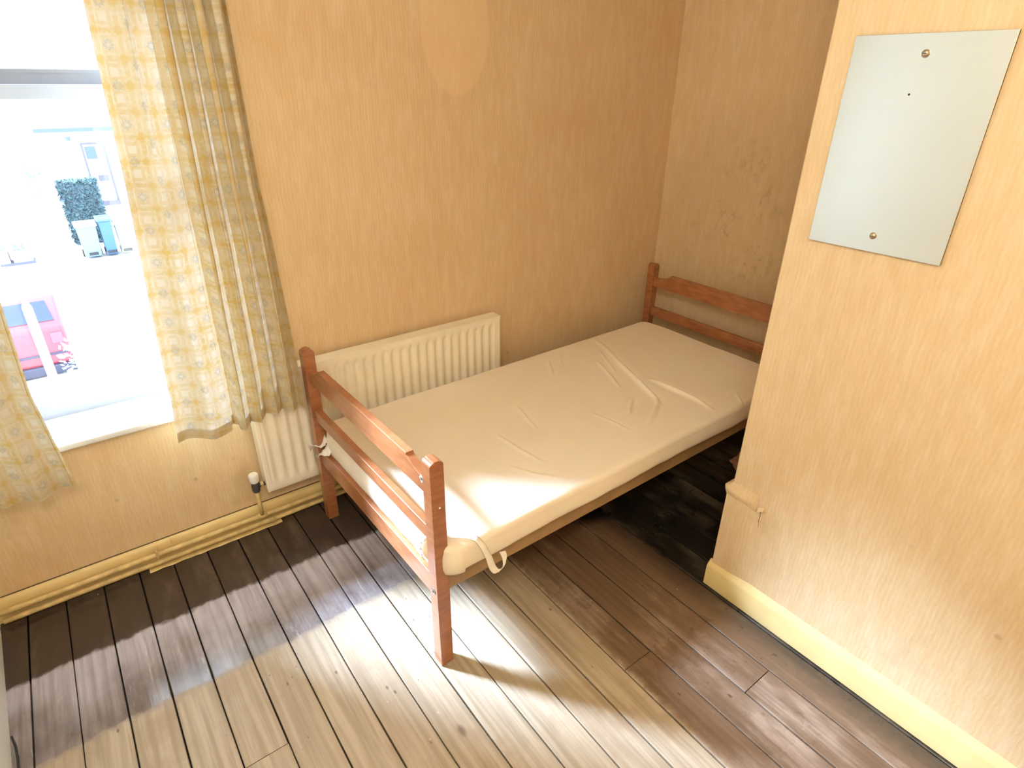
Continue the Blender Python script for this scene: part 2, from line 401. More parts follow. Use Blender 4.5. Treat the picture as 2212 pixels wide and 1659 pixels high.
# ------------------------------------------------ window
w = struct(empty('window_1', (0, 0, 0)))
YS = 2.262
def part(mb, name, mat, parent, **k): return mb.build(name, mat, parent, **k)
f = MB()
f.box(WX0, WX0+.03, YS-.012, YW+.21, WZ0, WZ1); f.box(WX1-.03, WX1, YS-.012, YW+.21, WZ0, WZ1); f.box(WX0, WX1, YS-.012, YW+.21, WZ1-.03, WZ1)
part(f, 'window_frame', M['paint_white'], w, bevel=.002)
a0, a1 = WX0+.03, WX1-.03
lo = MB().box(a0, a0+.045, YS, YS+.036, .575, 1.57).box(a1-.045, a1, YS, YS+.036, .575, 1.57).box(a0+.045, a1-.045, YS, YS+.036, 1.533, 1.570).box(a0+.045, a1-.045, YS, YS+.036, .575, .640)
ls = part(lo, 'lower_sash', M['sash_low'], w, bevel=.002)
part(MB().box(a0+.04, a1-.04, YS+.016, YS+.020, .63, 1.54), 'pane', M['glass'], ls)
up = MB().box(a0, a0+.045, YS+.042, YS+.078, 1.562, WZ1-.03).box(a1-.045, a1, YS+.042, YS+.078, 1.562, WZ1-.03).box(a0+.045, a1-.045, YS+.042, YS+.078, 1.562, 1.600).box(a0+.045, a1-.045, YS+.042, YS+.078, WZ1-.09, WZ1-.03)
us = part(up, 'upper_sash', M['sash'], w, bevel=.002)
part(MB().box(a0+.04, a1-.04, YS+.058, YS+.062, 1.59, WZ1-.08), 'pane', M['glass'], us)
part(MB().box(a0+.045, a1-.045, YS+.040, YS+.045, 1.598, 1.608), 'parting_strip', M['sash'], w)
lin = MB().box(WX0-.001, WX0+.006, YW-.001, YS, WZ0, WZ1).box(WX1-.006, WX1+.001, YW-.001, YS, WZ0, WZ1).box(WX0, WX1, YW, YS, WZ1-.006, WZ1)
part(lin, 'reveal_lining', M['paint_white'], w)
part(MB().prism([(YW-.040, .557), (YW-.044, .562), (YW-.044, .576), (YW-.038, .582), (YS+.01, .586), (YS+.01, .540), (YW, .540), (YW, .557)], 'x', WX0-.03, WX1+.03), 'window_sill', M['paint_white'], w, bevel=.0015)
part(MB().box(WX0, WX1, YS+.03, YW+.30, .50, .565), 'outer_sill', M['paint_white'], w, bevel=.002)

# ================================================================ HEATING
rad = tag(empty('radiator', (.381, 2.03, .175)), 'cream fluted panel radiator on the wall behind the bed', 'radiator')
RW, RH, RD = 1.094, .480, .060
NX, NZ = 326, 44
def flute(x, z):
    if x < .02 or x > RW - .02: return 0.0
    ph = ((x - .028) % .0400) / .0400
    g = max(0.0, math.sin(math.pi * ph)) ** 1.0
    g = .5 - .5*math.cos(2*math.pi*ph)
    # each groove ends in a rounded tip
    edge = min(z - .040, RH - .030 - z)
    e = max(0.0, min(1.0, edge / .020 + .35*(g-.3)))
    e = e*e*(3-2*e)
    return g * e * .0095
b = MB()
V = b.grid(lambda i, j: (RW*i/(NX-1), flute(RW*i/(NX-1), RH*j/(NZ-1)) + (.003 if j in (0, NZ-1) or i in (0, NX-1) else 0), RH*j/(NZ-1)), NX, NZ)
part(b, 'front_panel', M['rad'], rad, smooth=True)
part(MB().box(-.001, .004, .002, RD, .004, RH-.001), 'side_panel', M['rad'], rad, bevel=.001)
part(MB().box(RW-.004, RW+.001, .002, RD, .004, RH-.001), 'side_panel', M['rad'], rad, bevel=.001)
part(MB().box(-.002, RW+.002, .0005, RD, RH-.003, RH+.0015), 'top_panel', M['rad'], rad, bevel=.0015)
part(MB().box(.01, RW-.01, RD-.006, RD, .01, RH-.01), 'back_panel', M['rad'], rad)
for x in (.15, RW-.15): part(MB().box(x-.015, x+.015, RD-.006, .0785, .12, RH-.08), 'wall_bracket', M['steel'], rad)
# valve (local coordinates of the radiator)
vx = .345 - .381; vy = 2.058 - 2.03
part(MB().tube([(vx, vy, .006), (vx, vy, .018), (vx, vy, .040), (vx, vy, .052)], [.0125, .0155, .015, .0135], 12), 'valve_body', M['dark_metal'], rad, smooth=True, bevel=.001)
part(MB().tube([(vx, vy, .030), (.004, vy, .030)], [.0085, .0085], 12), 'valve_tail', M['dark_metal'], rad, smooth=True)
part(MB().tube([(-.018, vy, .030), (-.008, vy, .030)], [.0125, .0125], 6), 'union_nut', M['brass'], rad)
cp = MB().tube([(vx, vy, .050), (vx, vy, .056), (vx, vy, .080), (vx, vy, .086)], [.0150, .0175, .0190, .0165], 12)
part(cp, 'valve_cap', M['plastic'], rad, bevel=.0015)
# pipes
def wob_pipe(z, r, name, label):
    pts = [(x, 2.071 + .0012*noise.noise((x*3, z*50, 1)), z + .0012*noise.noise((x*4, z*90, 5))) for x in [XL+.017 + k*.04 for k in range(75)] if x < XF-.02]
    pr = tag(empty(name, (XL+.017, 2.071, z)), label, 'pipe', 'heating pipes along the window wall')
    mb = MB().tube([(p[0]-XL-.017, p[1]-2.071, p[2]-z) for p in pts], r, 12)
    part(mb, 'pipe_run', M['cream_d'], pr, smooth=True); return pr
z1_, z2_ = .056, .0215
p1 = wob_pipe(z1_, .0092, 'heating_pipe', 'cream painted pipe along the wall, upper of two, with riser to radiator valve')
p2 = wob_pipe(z2_, .0092, 'heating_pipe', 'cream painted pipe along the wall, lower of two, just above the floorboards')
ox = XL + .017
rx = .347 - ox
part(MB().tube([(rx, -.004, .008), (rx-.001, -.010, .060), (.345-ox, -.012, .122)], .0080, 12), 'riser', M['cream_d'], p1, smooth=True)
part(MB().tube([(rx-.018, 0, 0), (rx+.018, 0, 0)], .0115, 12), 'tee_fitting', M['cream_d'], p1, smooth=True)
part(MB().tube([(rx+.02, 0, 0), (rx+.045, 0, 0)], .0115, 12), 'tee_fitting', M['cream_d'], p2, smooth=True)
for cx in (-.022, .77, 1.5):
    part(MB().box(cx-.004-ox, cx+.004-ox, -.0105, .020, -.011, .022), 'pipe_clip', M['cream_d'], p1, bevel=.002)
part(MB().box(.03-ox, .037-ox, .004, .022, .018, .034), 'pipe_clip', M['cream_d'], p1, bevel=.002)

# ================================================================ BED
BED = (.583, 1.103, 0); BR = math.radians(.85)
bed = tag(empty('single_bed', BED, BR), 'low orange-brown wooden single bed standing along the window wall', 'bed')
LW, BW, BL, LH = .0415, .897, 1.905, .742
def leg(x, y, outer, h=LH):
    """outer=-1 foot end, +1 head end; top edges along y are rounded with a small step"""
    r = .012; x0, x1 = x, x + LW
    pr = [(x0, 0), (x1, 0)]
    for k in range(11):
        a = k/10*math.pi/2; pr.append((x1 - r + r*math.cos(a), h - .003 - r + r*math.sin(a)))
    pr += [(x1 - r - .001, h), (x0 + r + .001, h)]
    for k in range(11):
        a = math.pi/2 + k/10*math.pi/2; pr.append((x0 + r + r*math.cos(a), h - .003 - r + r*math.sin(a)))
    b = MB().prism(pr, 'y', y, y + LW); return b.build('leg', M['wood'], bed, bevel=.0014, flat=True)
leg(0, 0, -1); l_back = leg(0, BW - LW, -1); leg(BL - LW, 0, 1); leg(BL - LW, BW - LW, 1)
def top_rail(x0, x1, name='top_rail', lowz=.622, endz=.668, mid=.700):
    ya, yb = LW - .001, BW - LW + .001; pr = [(ya, lowz), (yb, lowz), (yb, endz+.006)]
    n = 9
    for k in range(n + 1):                      # concave sweep then a crisp shoulder
        t = k / n; pr.append((yb - .012 - .085*t, endz + (mid - .007 - endz) * (1 - math.cos(t*math.pi/2))**1.0))
    pr.append((yb - .100, mid)); pr.append((ya + .100, mid))
    for k in range(n + 1):
        t = 1 - k / n; pr.append((ya + .012 + .085*t, endz + (mid - .007 - endz) * (1 - math.cos(t*math.pi/2))))
    pr.append((ya, endz+.006))
    return MB().prism(pr, 'x', x0, x1).build(name, M['wood'], bed, bevel=.0015, flat=True)
RT = .024
def rails(x0):
    top_rail(x0, x0 + RT)
    MB().box(x0, x0 + RT, LW-.001, BW-LW+.001, .462, .510).build('middle_rail', M['wood'], bed, bevel=.003)
    MB().box(x0, x0 + RT, LW-.001, BW-LW+.001, .262, .338).build('bottom_rail', M['wood'], bed, bevel=.003)
rails(.008); rails(BL - .008 - RT)
for y in (.006, BW - .006 - .024):
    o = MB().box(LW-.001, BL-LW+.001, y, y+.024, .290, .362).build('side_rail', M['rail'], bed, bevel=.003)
MB().box(.04, BL-.04, .030, .048, .292, .318).build('slat_ledge', M['slat'], bed); MB().box(.04, BL-.04, BW-.048, BW-.030, .292, .318).build('slat_ledge', M['slat'], bed)
for k in range(14):
    x = .10 + k * .126; MB().box(x, x+.062, .031, BW-.031, .318, .332).build('slat', M['slat'], bed, bevel=.002)
# fittings
def disc(name, mat, parent, c, r, ax, d=.002, n=20):
    e = Vector(c); a = {'x': Vector((1,0,0)), 'y': Vector((0,1,0))}[ax]
    return MB().tube([e, e + a*d*.7, e + a*d], [r, r, r*.75], n).build(name, mat, parent, smooth=False)
bolt = disc('bolt', M['steel'], bed, (0, .0200, .297), .0095, 'x', -.0025)
MB().tube([(-.0026, .0200, .297), (-.0029, .0200, .297)], .0042, 6).build('hex_socket', M['ink'], bolt)
disc('bolt', M['steel'], bed, (0, BW-.020, .297), .0095, 'x', -.0025)
disc('screw', M['sticker'], bed, (.023, 0, .596), .0032, 'y', -.0012)
st = MB(); a = Vector((.0075, .060, .662)); st.bm.faces.new([st.bm.verts.new(a + Vector((0, dy, dz))) for dy, dz in ((-.011, 0), (0, -.015), (.011, 0), (0, .015))])
for v in st.bm.faces: pass
bmesh.ops.solidify(st.bm, geom=st.bm.faces[:], thickness=.0004)
stk = st.build('sticker', M['sticker'], bed)
st = MB(); pts = []
for k in range(14):
    aa = k/14*2*math.pi; r = .0052 if k % 2 else .0026; pts.append((.0068, .060 + r*math.cos(aa), .662 + r*1.2*math.sin(aa)))
st.bm.faces.new([st.bm.verts.new(p) for p in pts]); st.build('printed_mark', M['ink'], stk)

# ------------------------------------------------ mattress
mat = tag(empty('mattress', BED, BR), 'thin cream foam mattress with creased stretch cover on the wooden bed', 'mattress')
MX0, MX1, MY0, MY1, MZ0, MZ1 = .025, 1.800, -.034, .838, .368, .460
co, si = math.cos(-BR), math.sin(-BR)
def loc(x, y):  # room -> bed coordinates
    dx, dy = x - BED[0], y - BED[1]; return (dx*co - dy*si, dx*si + dy*co)
def seg_d(p, pts):
    best = (9, 0); n = len(pts) - 1
    for i in range(n):
        ax, ay = pts[i]; bx, by = pts[i+1]; vx_, vy_ = bx-ax, by-ay; L2 = vx_*vx_+vy_*vy_
        t = max(0, min(1, ((p[0]-ax)*vx_+(p[1]-ay)*vy_)/L2)); qx, qy = ax+t*vx_, ay+t*vy_
        d = math.hypot(p[0]-qx, p[1]-qy)
        if d < abs(best[0]):
            sgn = 1 if vx_*(p[1]-ay) - vy_*(p[0]-ax) > 0 else -1
            best = (d*sgn, (i+t)/n)
    return best
wr_ = []
def W(pts, h, wdt, sharp=1.0): wr_.append(([loc(*p) for p in pts], h, wdt, sharp))
W([(1.97, 1.93), (1.925, 1.80), (1.86, 1.66), (1.81, 1.53), (1.765, 1.41), (1.735, 1.33), (1.70, 1.265)], .0085, .013)
W([(1.845, 1.47), (1.85, 1.40), (1.852, 1.33), (1.858, 1.224), (1.845, 1.13)], .0085, .012)
W([(1.735, 1.33), (1.69, 1.28), (1.62, 1.24), (1.55, 1.205)], .005, .010)
W([(1.79, 1.72), (1.75, 1.62), (1.685, 1.474)], .0045, .009)
W([(1.88, 1.80), (1.82, 1.68), (1.78, 1.60)], .0035, .008)
W([(1.66, 1.379), (1.60, 1.34), (1.555, 1.306)], .004, .010)
W([(1.44, 1.40), (1.46, 1.30), (1.47, 1.21)], .0022, .008)
W([(1.25, 1.62), (1.22, 1.50), (1.20, 1.42)], .002, .008)
W([(1.06, 1.50), (1.07, 1.36), (1.09, 1.24)], .0022, .009)
W([(1.62, 1.86), (1.57, 1.78), (1.53, 1.72)], .002, .008)
W([(1.72, 1.90), (1.66, 1.82), (1.62, 1.76)], .002, .008)
W([(2.14, 1.93), (2.16, 1.86), (2.16, 1.80)], .0025, .008)
W([(.98, 1.30), (1.02, 1.22), (1.08, 1.15)], .0018, .010)
W([(2.05, 1.18), (2.0, 1.12), (1.96, 1.06)], .003, .009)
W([(1.80, 1.12), (1.78, 1.07), (1.77, 1.04)], .003, .008)
W([(.66, 1.22), (.70, 1.16), (.715, 1.09)], .004, .012)
NXm, NYm = 400, 200
b = MB()
rr_ = .022
def top(i, j):
    u, v = i/(NXm-1), j/(NYm-1)
    # concentrate the first and last rows round the rounded rims
    def rim(t, lo, hi, n):
        e = 9 / n
        if t < e: a = t/e*math.pi/2; return lo + rr_*(1-math.cos(a)) , rr_*(1 - math.sin(a))
        if t > 1-e: a = (1-t)/e*math.pi/2; return hi - rr_*(1-math.cos(a)), rr_*(1-math.sin(a))
        s = (t-e)/(1-2*e); return lo + rr_ + (hi-lo-2*rr_)*s, 0
    x, dz1 = rim(u, MX0, MX1, NXm); y, dz2 = rim(v, MY0, MY1, NYm)
    z = MZ1 - max(dz1, dz2) if (dz1 == 0 or dz2 == 0) else MZ1 - min(rr_, math.hypot(dz1, dz2))
    # corner rounding in plan
    cxm, cym = min(x-MX0, MX1-x), min(y-MY0, MY1-y); cr = .05
    if cxm < cr and cym < cr:
        dx, dy = cr-cxm, cr-cym; L = math.hypot(dx, dy); mx_ = max(dx, dy)
        if L > 0:
            s = mx_/L; nx, ny = cr-dx*s, cr-dy*s
            x = MX0+nx if x-MX0 == cxm else MX1-nx; y = MY0+ny if y-MY0 == cym else MY1-ny
    z += .0035*noise.noise((x*2.5, y*3, 0)) + .0012*noise.noise((x*11, y*9, 3))
    fade = min(1, cxm/.02, cym/.02) if min(cxm, cym) > 0 else 0
    z += (.006 * min(1, cym/.15) - .003) * 1.0
    for pts, h, wd, sh in wr_:
        if not (min(a[0] for a in pts)-.06 < x < max(a[0] for a in pts)+.06 and min(a[1] for a in pts)-.06 < y < max(a[1] for a in pts)+.06): continue
        wd = wd*.85
        d, t = seg_d((x, y), pts)
        if abs(d) < wd*4:
            taper = max(0.0, math.sin(math.pi*min(1, max(0, t))))**.75
            k = math.exp(-(d/wd)**2) if d < 0 else math.exp(-(d/(wd*.55))**2)
            z += 1.9*h*taper*(k - .35*math.exp(-((d-wd*1.6)/(wd*1.2))**2))*max(fade, .3)
    # sagging wavy rims
    x += .003*noise.noise((y*9, 7, z*6)) ; y += .0035*noise.noise((x*6, 2, z*6)) + .006*math.sin(math.pi*(x/MX1))*max(0.0, 1 - v/.4)**2
    return (x, y, z)
V = b.grid(top, NXm, NYm)
ring = [V[i][0] for i in range(NXm)] + [V[-1][j] for j in range(1, NYm)] + [V[i][-1] for i in range(NXm-2, -1, -1)] + [V[0][j] for j in range(NYm-2, 0, -1)]
prev = ring
cxm_, cym_ = (MX0+MX1)/2, (MY0+MY1)/2
for k in range(1, 9):
    t = k/8; nr = []
    for v in ring:
        z = v.co.z + (MZ0 - .031*min(1, max(0, (.30 - v.co.x)/.27))*min(1, max(0, (v.co.y - MY0)/.10)) + .003*noise.noise((v.co.x*8, v.co.y*8, 0)) - v.co.z)*t
        bul = .005*math.sin(math.pi*t) + .0015*noise.noise((v.co.x*16, v.co.y*16, z*40)); inn = 0 if t < .8 or v.co.x < MX0 + .05 else -(t-.8)/.2*.012
        dx = 1 if v.co.x > cxm_+.8*(MX1-MX0)/2*1.18 else (-1 if v.co.x < MX0+.045 else 0); dy = 1 if v.co.y > MY1-.045 else (-1 if v.co.y < MY0+.045 else 0)
        nr.append(b.bm.verts.new((v.co.x + dx*(bul+inn), v.co.y + dy*(bul+inn), z)))
    for a in range(len(ring)): b.bm.faces.new((prev[a], prev[(a+1) % len(ring)], nr[(a+1) % len(ring)], nr[a]))
    prev = nr
b.bm.faces.new(prev)
cov = b.build('mattress_cover', M['mattress'], mat, smooth=True)
# tapes and torn hem of the cover
def ribbon(name, pts, wdir, width, seed, mat_=None, jag=.0, thick=.0012, parent=mat):
    pts = [Vector(p) for p in pts]
    # resample
    out = []
    for a, c in zip(pts, pts[1:]):
        for k in range(5): out.append(a.lerp(c, k/5))
    out.append(pts[-1])
    for _ in range(2): out = [out[0]] + [(out[i-1]+out[i]*2+out[i+1])/4 for i in range(1, len(out)-1)] + [out[-1]]
    n = len(out); wd = [Vector(w_).normalized() for w_ in wdir]
    b = MB()
    def P(i, j):
        t = i/(n-1)*(len(wd)-1); k = min(int(t), len(wd)-2); w_ = wd[k].lerp(wd[k+1], t-k)
        ww = width*(1 + jag*noise.noise((i*1.3+seed, j*.1, 4)))
        return out[i] + w_*ww*(j/3-.5) + Vector((0, 0, .003*noise.noise((i*.6+seed, j, 0)))) 
    b.grid(P, n, 4); o = b.build(name, mat_ or M['tape'], parent, smooth=True)
    s_ = o.modifiers.new('s', 'SOLIDIFY'); s_.thickness = thick; return o
def L3(x, y, z): a, c = loc(x, y); return (a, c, z)
ribbon('tape', [L3(.600, 1.150, .468), L3(.640, 1.128, .470), L3(.680, 1.096, .471), L3(.700, 1.074, .466), L3(.712, 1.056, .440), L3(.722, 1.048, .405), L3(.731, 1.044, .365), L3(.742, 1.042, .342), L3(.758, 1.041, .340), L3(.771, 1.041, .352), L3(.776, 1.045, .375), L3(.772, 1.052, .395)],
       [(.3, .6, 0), (.4, .7, 0), (.9, .4, 0), (1, .1, 0), (1, 0, .2), (.5, 0, .8), (.9, .0, -.3)], .022, 1)
ribbon('tape', [L3(.598, 1.165, .466), L3(.592, 1.185, .458), L3(.588, 1.205, .430), L3(.585, 1.215, .395), L3(.590, 1.205, .365)], [(1, .6, 0), (.2, 1, 0), (0, 1, .3), (0, 1, .1)], .045, 5, M['mattress'], 1.2)
ribbon('tape', [L3(.600, 1.885, .385), L3(.580, 1.905, .345), L3(.5605, 1.925, .337), L3(.5585, 1.938, .318)], [(0, 1, .5), (0, 1, .2), (.2, 1, -.5), (.2, .8, -.8)], .040, 9, None, .8)
ribbon('tape', [L3(.602, 1.945, .385), L3(.585, 1.960, .352), L3(.553, 1.985, .347), L3(.549, 1.999, .330)], [(0, 1, .5), (0, 1, .2), (.3, .6, -.7), (.3, .4, -.9)], .042, 14, None, .8)

# ================================================================ CURTAINS
def curtain(name, xl, xr, z0, z1, amps, phase, label, seed, y0=1.992, N=300, K=90, hem=None, group=None):
    """xl, xr: edge position as functions of height; phase(t): fold phase; amps(t): fold depth"""
    root = tag(empty(name, ((xl(z0)+xr(z0))/2, y0, z0)), label, 'curtain')
    ox_, oz_ = root.location.x, root.location.z
    def pt(t, z):
        h = (z - z0)/(z1 - z0); ph = phase(t) + .5*noise.noise((t*3+seed, z*1.1, 0))
        A = amps(t)*(1 + (.40*h if t > .42 else -.2*h))
        x = xl(z) + (xr(z)-xl(z))*t + A*(.20 + .38*h)*math.sin(2*ph)*(1 if 0.03 < t < .97 else 0)
        y = y0 + A*math.sin(ph) + .004*noise.noise((t*9+seed, z*3, 5))
        return x, y
    # fabric width measured along the folds
    us = [0.0]; px, py = pt(0, .9)
    for i in range(1, N):
        qx, qy = pt(i/(N-1), .9); us.append(us[-1] + math.hypot(qx-px, qy-py)); px, py = qx, qy
    def P(i, j):
        t = i/(N-1); zz = z0 + (z1-z0)*j/(K-1); hz = (hem(t) if hem else 0)*(1-j/(K-1))**3
        x, y = pt(t, zz); return (x-ox_, y-y0, zz+hz-oz_)
    b = MB(); b.grid(P, N, K, uv=lambda i, j: (us[i], (z1-z0)*j/(K-1)))
    o = b.build('curtain_cloth', M['curtain'], root, smooth=True)
    # turned hem
    b = MB(); b.grid(lambda i, j: (lambda q: (q[0], q[1]-.0022, q[2]-.001+.028*j/3))(P(i, 0)) if False else (lambda q, r_: (q[0]*(1-j/3)+r_[0]*j/3, q[1]*(1-j/3)+r_[1]*j/3+.0025, q[2]*(1-j/3)+r_[2]*j/3))(P(i, 0), P(i, 2)), N, 4, uv=lambda i, j: (us[i], .03*j/3))
    b.build('hem', M['curtain'], root, smooth=True)
    return root
def lin(pts):
    def f(z):
        if z <= pts[0][0]: return pts[0][1]
        for (a, va), (c, vc) in zip(pts, pts[1:]):
            if z <= c: s = (z-a)/(c-a); return va + (vc-va)*s
        return pts[-1][1]
    return f
# right curtain: broad shallow folds over the glass, deep tight ones over the wall
def phase_r(t):
    return 2*math.pi*(2.6*t if t < .42 else 2.6*.42 + 7.4*(t-.42)) + .8
def amp_r(t):
    return .012 + .012*min(1, t/.15) if t < .38 else (.020 + (t-.38)/.1*.008 if t < .48 else .028)
cr = curtain('curtain', lin([(.5, .132), (.66, .146), (.93, .158), (1.33, .183), (1.76, .200), (2.3, .205)]), lin([(.5, .555), (.84, .550), (1.12, .543), (1.3, .532), (1.7, .528), (2.3, .52)]),
             .503, 2.27, amp_r, phase_r, 'yellow checked flower-print curtain on the right of the window, over the radiator end', 3, y0=1.984,
             hem=lambda t: .012*math.sin(t*9+1) + (.02 if .40 < t < .46 else 0) + .016*t)
cl = curtain('curtain', lin([(.47, -.47), (2.3, -.46)]), lin([(.47, -.158), (.8, -.179), (1.1, -.164), (1.6, -.15), (2.3, -.15)]),
             .476, 2.27, lambda t: .016, lambda t: 2*math.pi*3.4*t + 1.9, 'yellow checked flower-print curtain on the left of the window, cut by the photo edge', 11, y0=1.990,
             hem=lambda t: .012*math.sin(t*7))
ch = cl.children[0]
rod = tag(empty('curtain_rail', (0, 1.985, 2.285)), 'white curtain rail above the window, holding both checked curtains', 'curtain rail')
MB().tube([(XL+.02, 0, 0), (.62, 0, 0)], .011, 12).build('rail', M['paint_white'], rod, smooth=True)
for x in (-.40, .10, .58): MB().box(x-.01, x+.01, -.006, YW-1.985, -.012, .012).build('bracket', M['paint_white'], rod, bevel=.002)

# ================================================================ MIRROR
mi = tag(empty('wall_mirror', (XR, .611, 1.241)), 'frameless rectangular mirror screwed to the papered chimney breast', 'mirror')
def rel(o): o.location = (-XR, -.611, -1.241); return o
rel(MB().box(XR-.0062, XR-.0012, .461, .761, 1.241, 1.688).build('backing', M['dark_metal'], mi))
rel(MB().box(XR-.0085, XR-.0062, .4605, .7615, 1.2405, 1.6885).build('glass', M['mirror'], mi, bevel=.0012))
for y, z in ((.610, 1.651), (.612, 1.278)):
    s_ = rel(MB().tube([(XR-.0080, y, z), (XR-.0100, y, z), (XR-.0125, y, z), (XR-.0138, y, z)], [.0078, .0078, .0060, .0025], 18).build('screw', M['screw'], mi, smooth=True))
    MB().box(XR-.0141, XR-.0132, y-.0045, y+.0045, z-.0007, z+.0007).build('screw_slot', M['ink'], s_)
rel(MB().tube([(XR-.0084, .620, 1.575), (XR-.0092, .620, 1.575)], [.0025, .0018], 8).build('chip', M['ink'], mi))

# ================================================================ SMALL THINGS
# crumpled cloth half hidden behind the chimney breast
b = MB(); pc = (2.235, 1.140, 0)
def P(i, j):
    a = 2*math.pi*i/28; t = j/11; r = .075*math.sin(math.pi*(.06+.9*t)) ; z = .004 + .105*t
    k = 1 + .45*noise.noise((math.cos(a)*2.2, math.sin(a)*2.2, t*4)) + .2*noise.noise((math.cos(a)*6, math.sin(a)*6, t*9))
    return (r*k*math.cos(a), r*k*math.sin(a), z + (.012*noise.noise((math.cos(a)*3, math.sin(a)*3, 7)) if j else 0))
b.grid(P, 29, 12); o = b.build('crumpled_cloth', M['pink'], smooth=False); bm_ = o.data
o.location = pc; tag(o, 'crumpled dusty pink cloth on the dark floor under the bed head, behind the wall edge', 'cloth')
# thin cable end at the left skirting
b = MB().tube([(-.436, 1.42, .004), (-.448, 1.47, .004), (-.449, 1.52, .006), (-.452, 1.56, .010), (-.456, 1.585, .026)], .0028, 8)
tag(b.build('cable', M['cable'], smooth=True), 'short black cable end lying against the pale left skirting board', 'cable')

# lamp hanging from the ceiling of the room (above the picture)
lp = tag(empty('ceiling_lamp', (-.10, -.20, HC)), 'round glass ceiling lamp hanging behind the photographer', 'lamp')
b = MB(); bmesh.ops.create_uvsphere(b.bm, u_segments=24, v_segments=14, radius=.13); g = b.build('lamp_globe', M['globe'], lp, smooth=True); g.location = (0, 0, -.30)
MB().tube([(0, 0, 0), (0, 0, -.19)], .006, 8).build('lamp_stem', M['brass'], lp, smooth=True)
MB().tube([(0, 0, 0), (0, 0, -.02), (0, 0, -.03)], [.05, .05, .02], 20).build('ceiling_rose', M['plastic'], lp)

# ================================================================ OUTSIDE
GZ = -3.0
pav = plain('pale_paving', (.50, .50, .50), .8, var=.05, sc=2); ren = plain('white_render', (.72, .72, .70), .8, var=.03, sc=2)
hedge_m = plain('dark_hedge_leaves', (.055, .105, .125), .6, var=.35, sc=9); leaf_m = plain('pale_garden_leaves', (.16, .27, .22), .5, var=.3, sc=6)
struct(MB().box(-30, 30, YW+.22, 60, GZ-.2, GZ).build('ground', pav))
# house over the road
ho = tag(empty('house', (1.5, 26, GZ)), 'white rendered house across the road, seen through the window', 'house')
def H(mb, name, mat_, par=ho): o = mb.build(name, mat_, par); o.location = (-1.5, -26, -GZ) if par is ho else (0, 0, 0); return o
H(MB().box(-7, 9, 26, 33, GZ, 3.6), 'wall', ren)
H(MB().prism([(25.7, 3.6), (33.3, 3.6), (29.5, 5.6)], 'x', -7.3, 9.3), 'roof', plain('grey_slates', (.30, .31, .33), .7))
grey = plain('pale_blue_grey_gutter', (.07, .095, .105), .6); lil = plain('lilac_grey_trim', (.085, .08, .10), .6); bl = plain('blue_grey_pane', (.05, .08, .11), .2)
H(MB().box(.25, 2.9, 25.88, 26, -.15, -.03), 'gutter', grey)
H(MB().box(.8, 2.6, 25.92, 26, -.42, -.34), 'lintel', ren)
H(MB().box(1.40, 1.46, 25.93, 26, -2.40, -.50).box(2.03, 2.10, 25.93, 26, -2.40, -.50).box(1.46, 2.03, 25.93, 26, -.56, -.50), 'door_frame', lil)
dd = H(MB().box(1.46, 2.03, 25.96, 26, -2.5, -.56), 'front_door', ren)
H(MB().box(1.49, 1.80, 25.94, 25.965, -1.02, -.62), 'door_pane', bl, dd); H(MB().box(1.66, 1.96, 25.94, 25.965, -1.75, -1.55), 'letterbox', lil, dd)
H(MB().box(1.46, 2.1, 25.8, 26, -2.55, -2.40), 'doorstep', lil)
H(MB().tube([(1.12, 25.93, -.30), (1.12, 25.93, -.42)], .07, 8), 'vent', grey)
for x in (-6.2, -3.9): 
    wf = H(MB().box(x, x+1.5, 25.93, 26, -1.8, -.5), 'window_frame', ren); H(MB().box(x+.1, x+1.4, 25.91, 25.94, -1.7, -.6), 'pane', bl, wf)
# hedge
def leafmass(name, mat_, n, size, inside, seed, parent=None, stuff=True):
    rr = random.Random(seed); b = MB()
    for _ in range(n):
        p = Vector(inside(rr)); a = Vector((rr.uniform(-1,1), rr.uniform(-1,1), rr.uniform(-1,1))).normalized(); c = a.orthogonal().normalized(); s_ = size*rr.uniform(.6, 1.3)
        v = [b.bm.verts.new(p + q) for q in (-a*s_, c*s_*.4, a*s_, -c*s_*.4)]; b.bm.faces.new(v)
    o = b.build(name, mat_, parent, fix=False); 
    if stuff: o['kind'] = 'stuff'
    return o
hd = tag(empty('hedge', (.84, 22.3, GZ)), 'dark clipped hedge in front of the white house opposite', 'hedge')
o = MB().box(.36, 1.31, 22.0, 22.7, -2.95, -1.20).build('hedge_core', hedge_m, hd); o.location = (-.84, -22.3, -GZ)
o = leafmass('leaves', hedge_m, 2600, .07, lambda r: (r.uniform(.33, 1.34), r.choice((21.97, 22.0, 22.3)), r.uniform(-2.9, -1.15)), 1, hd); o.location = (-.84, -22.3, -GZ)
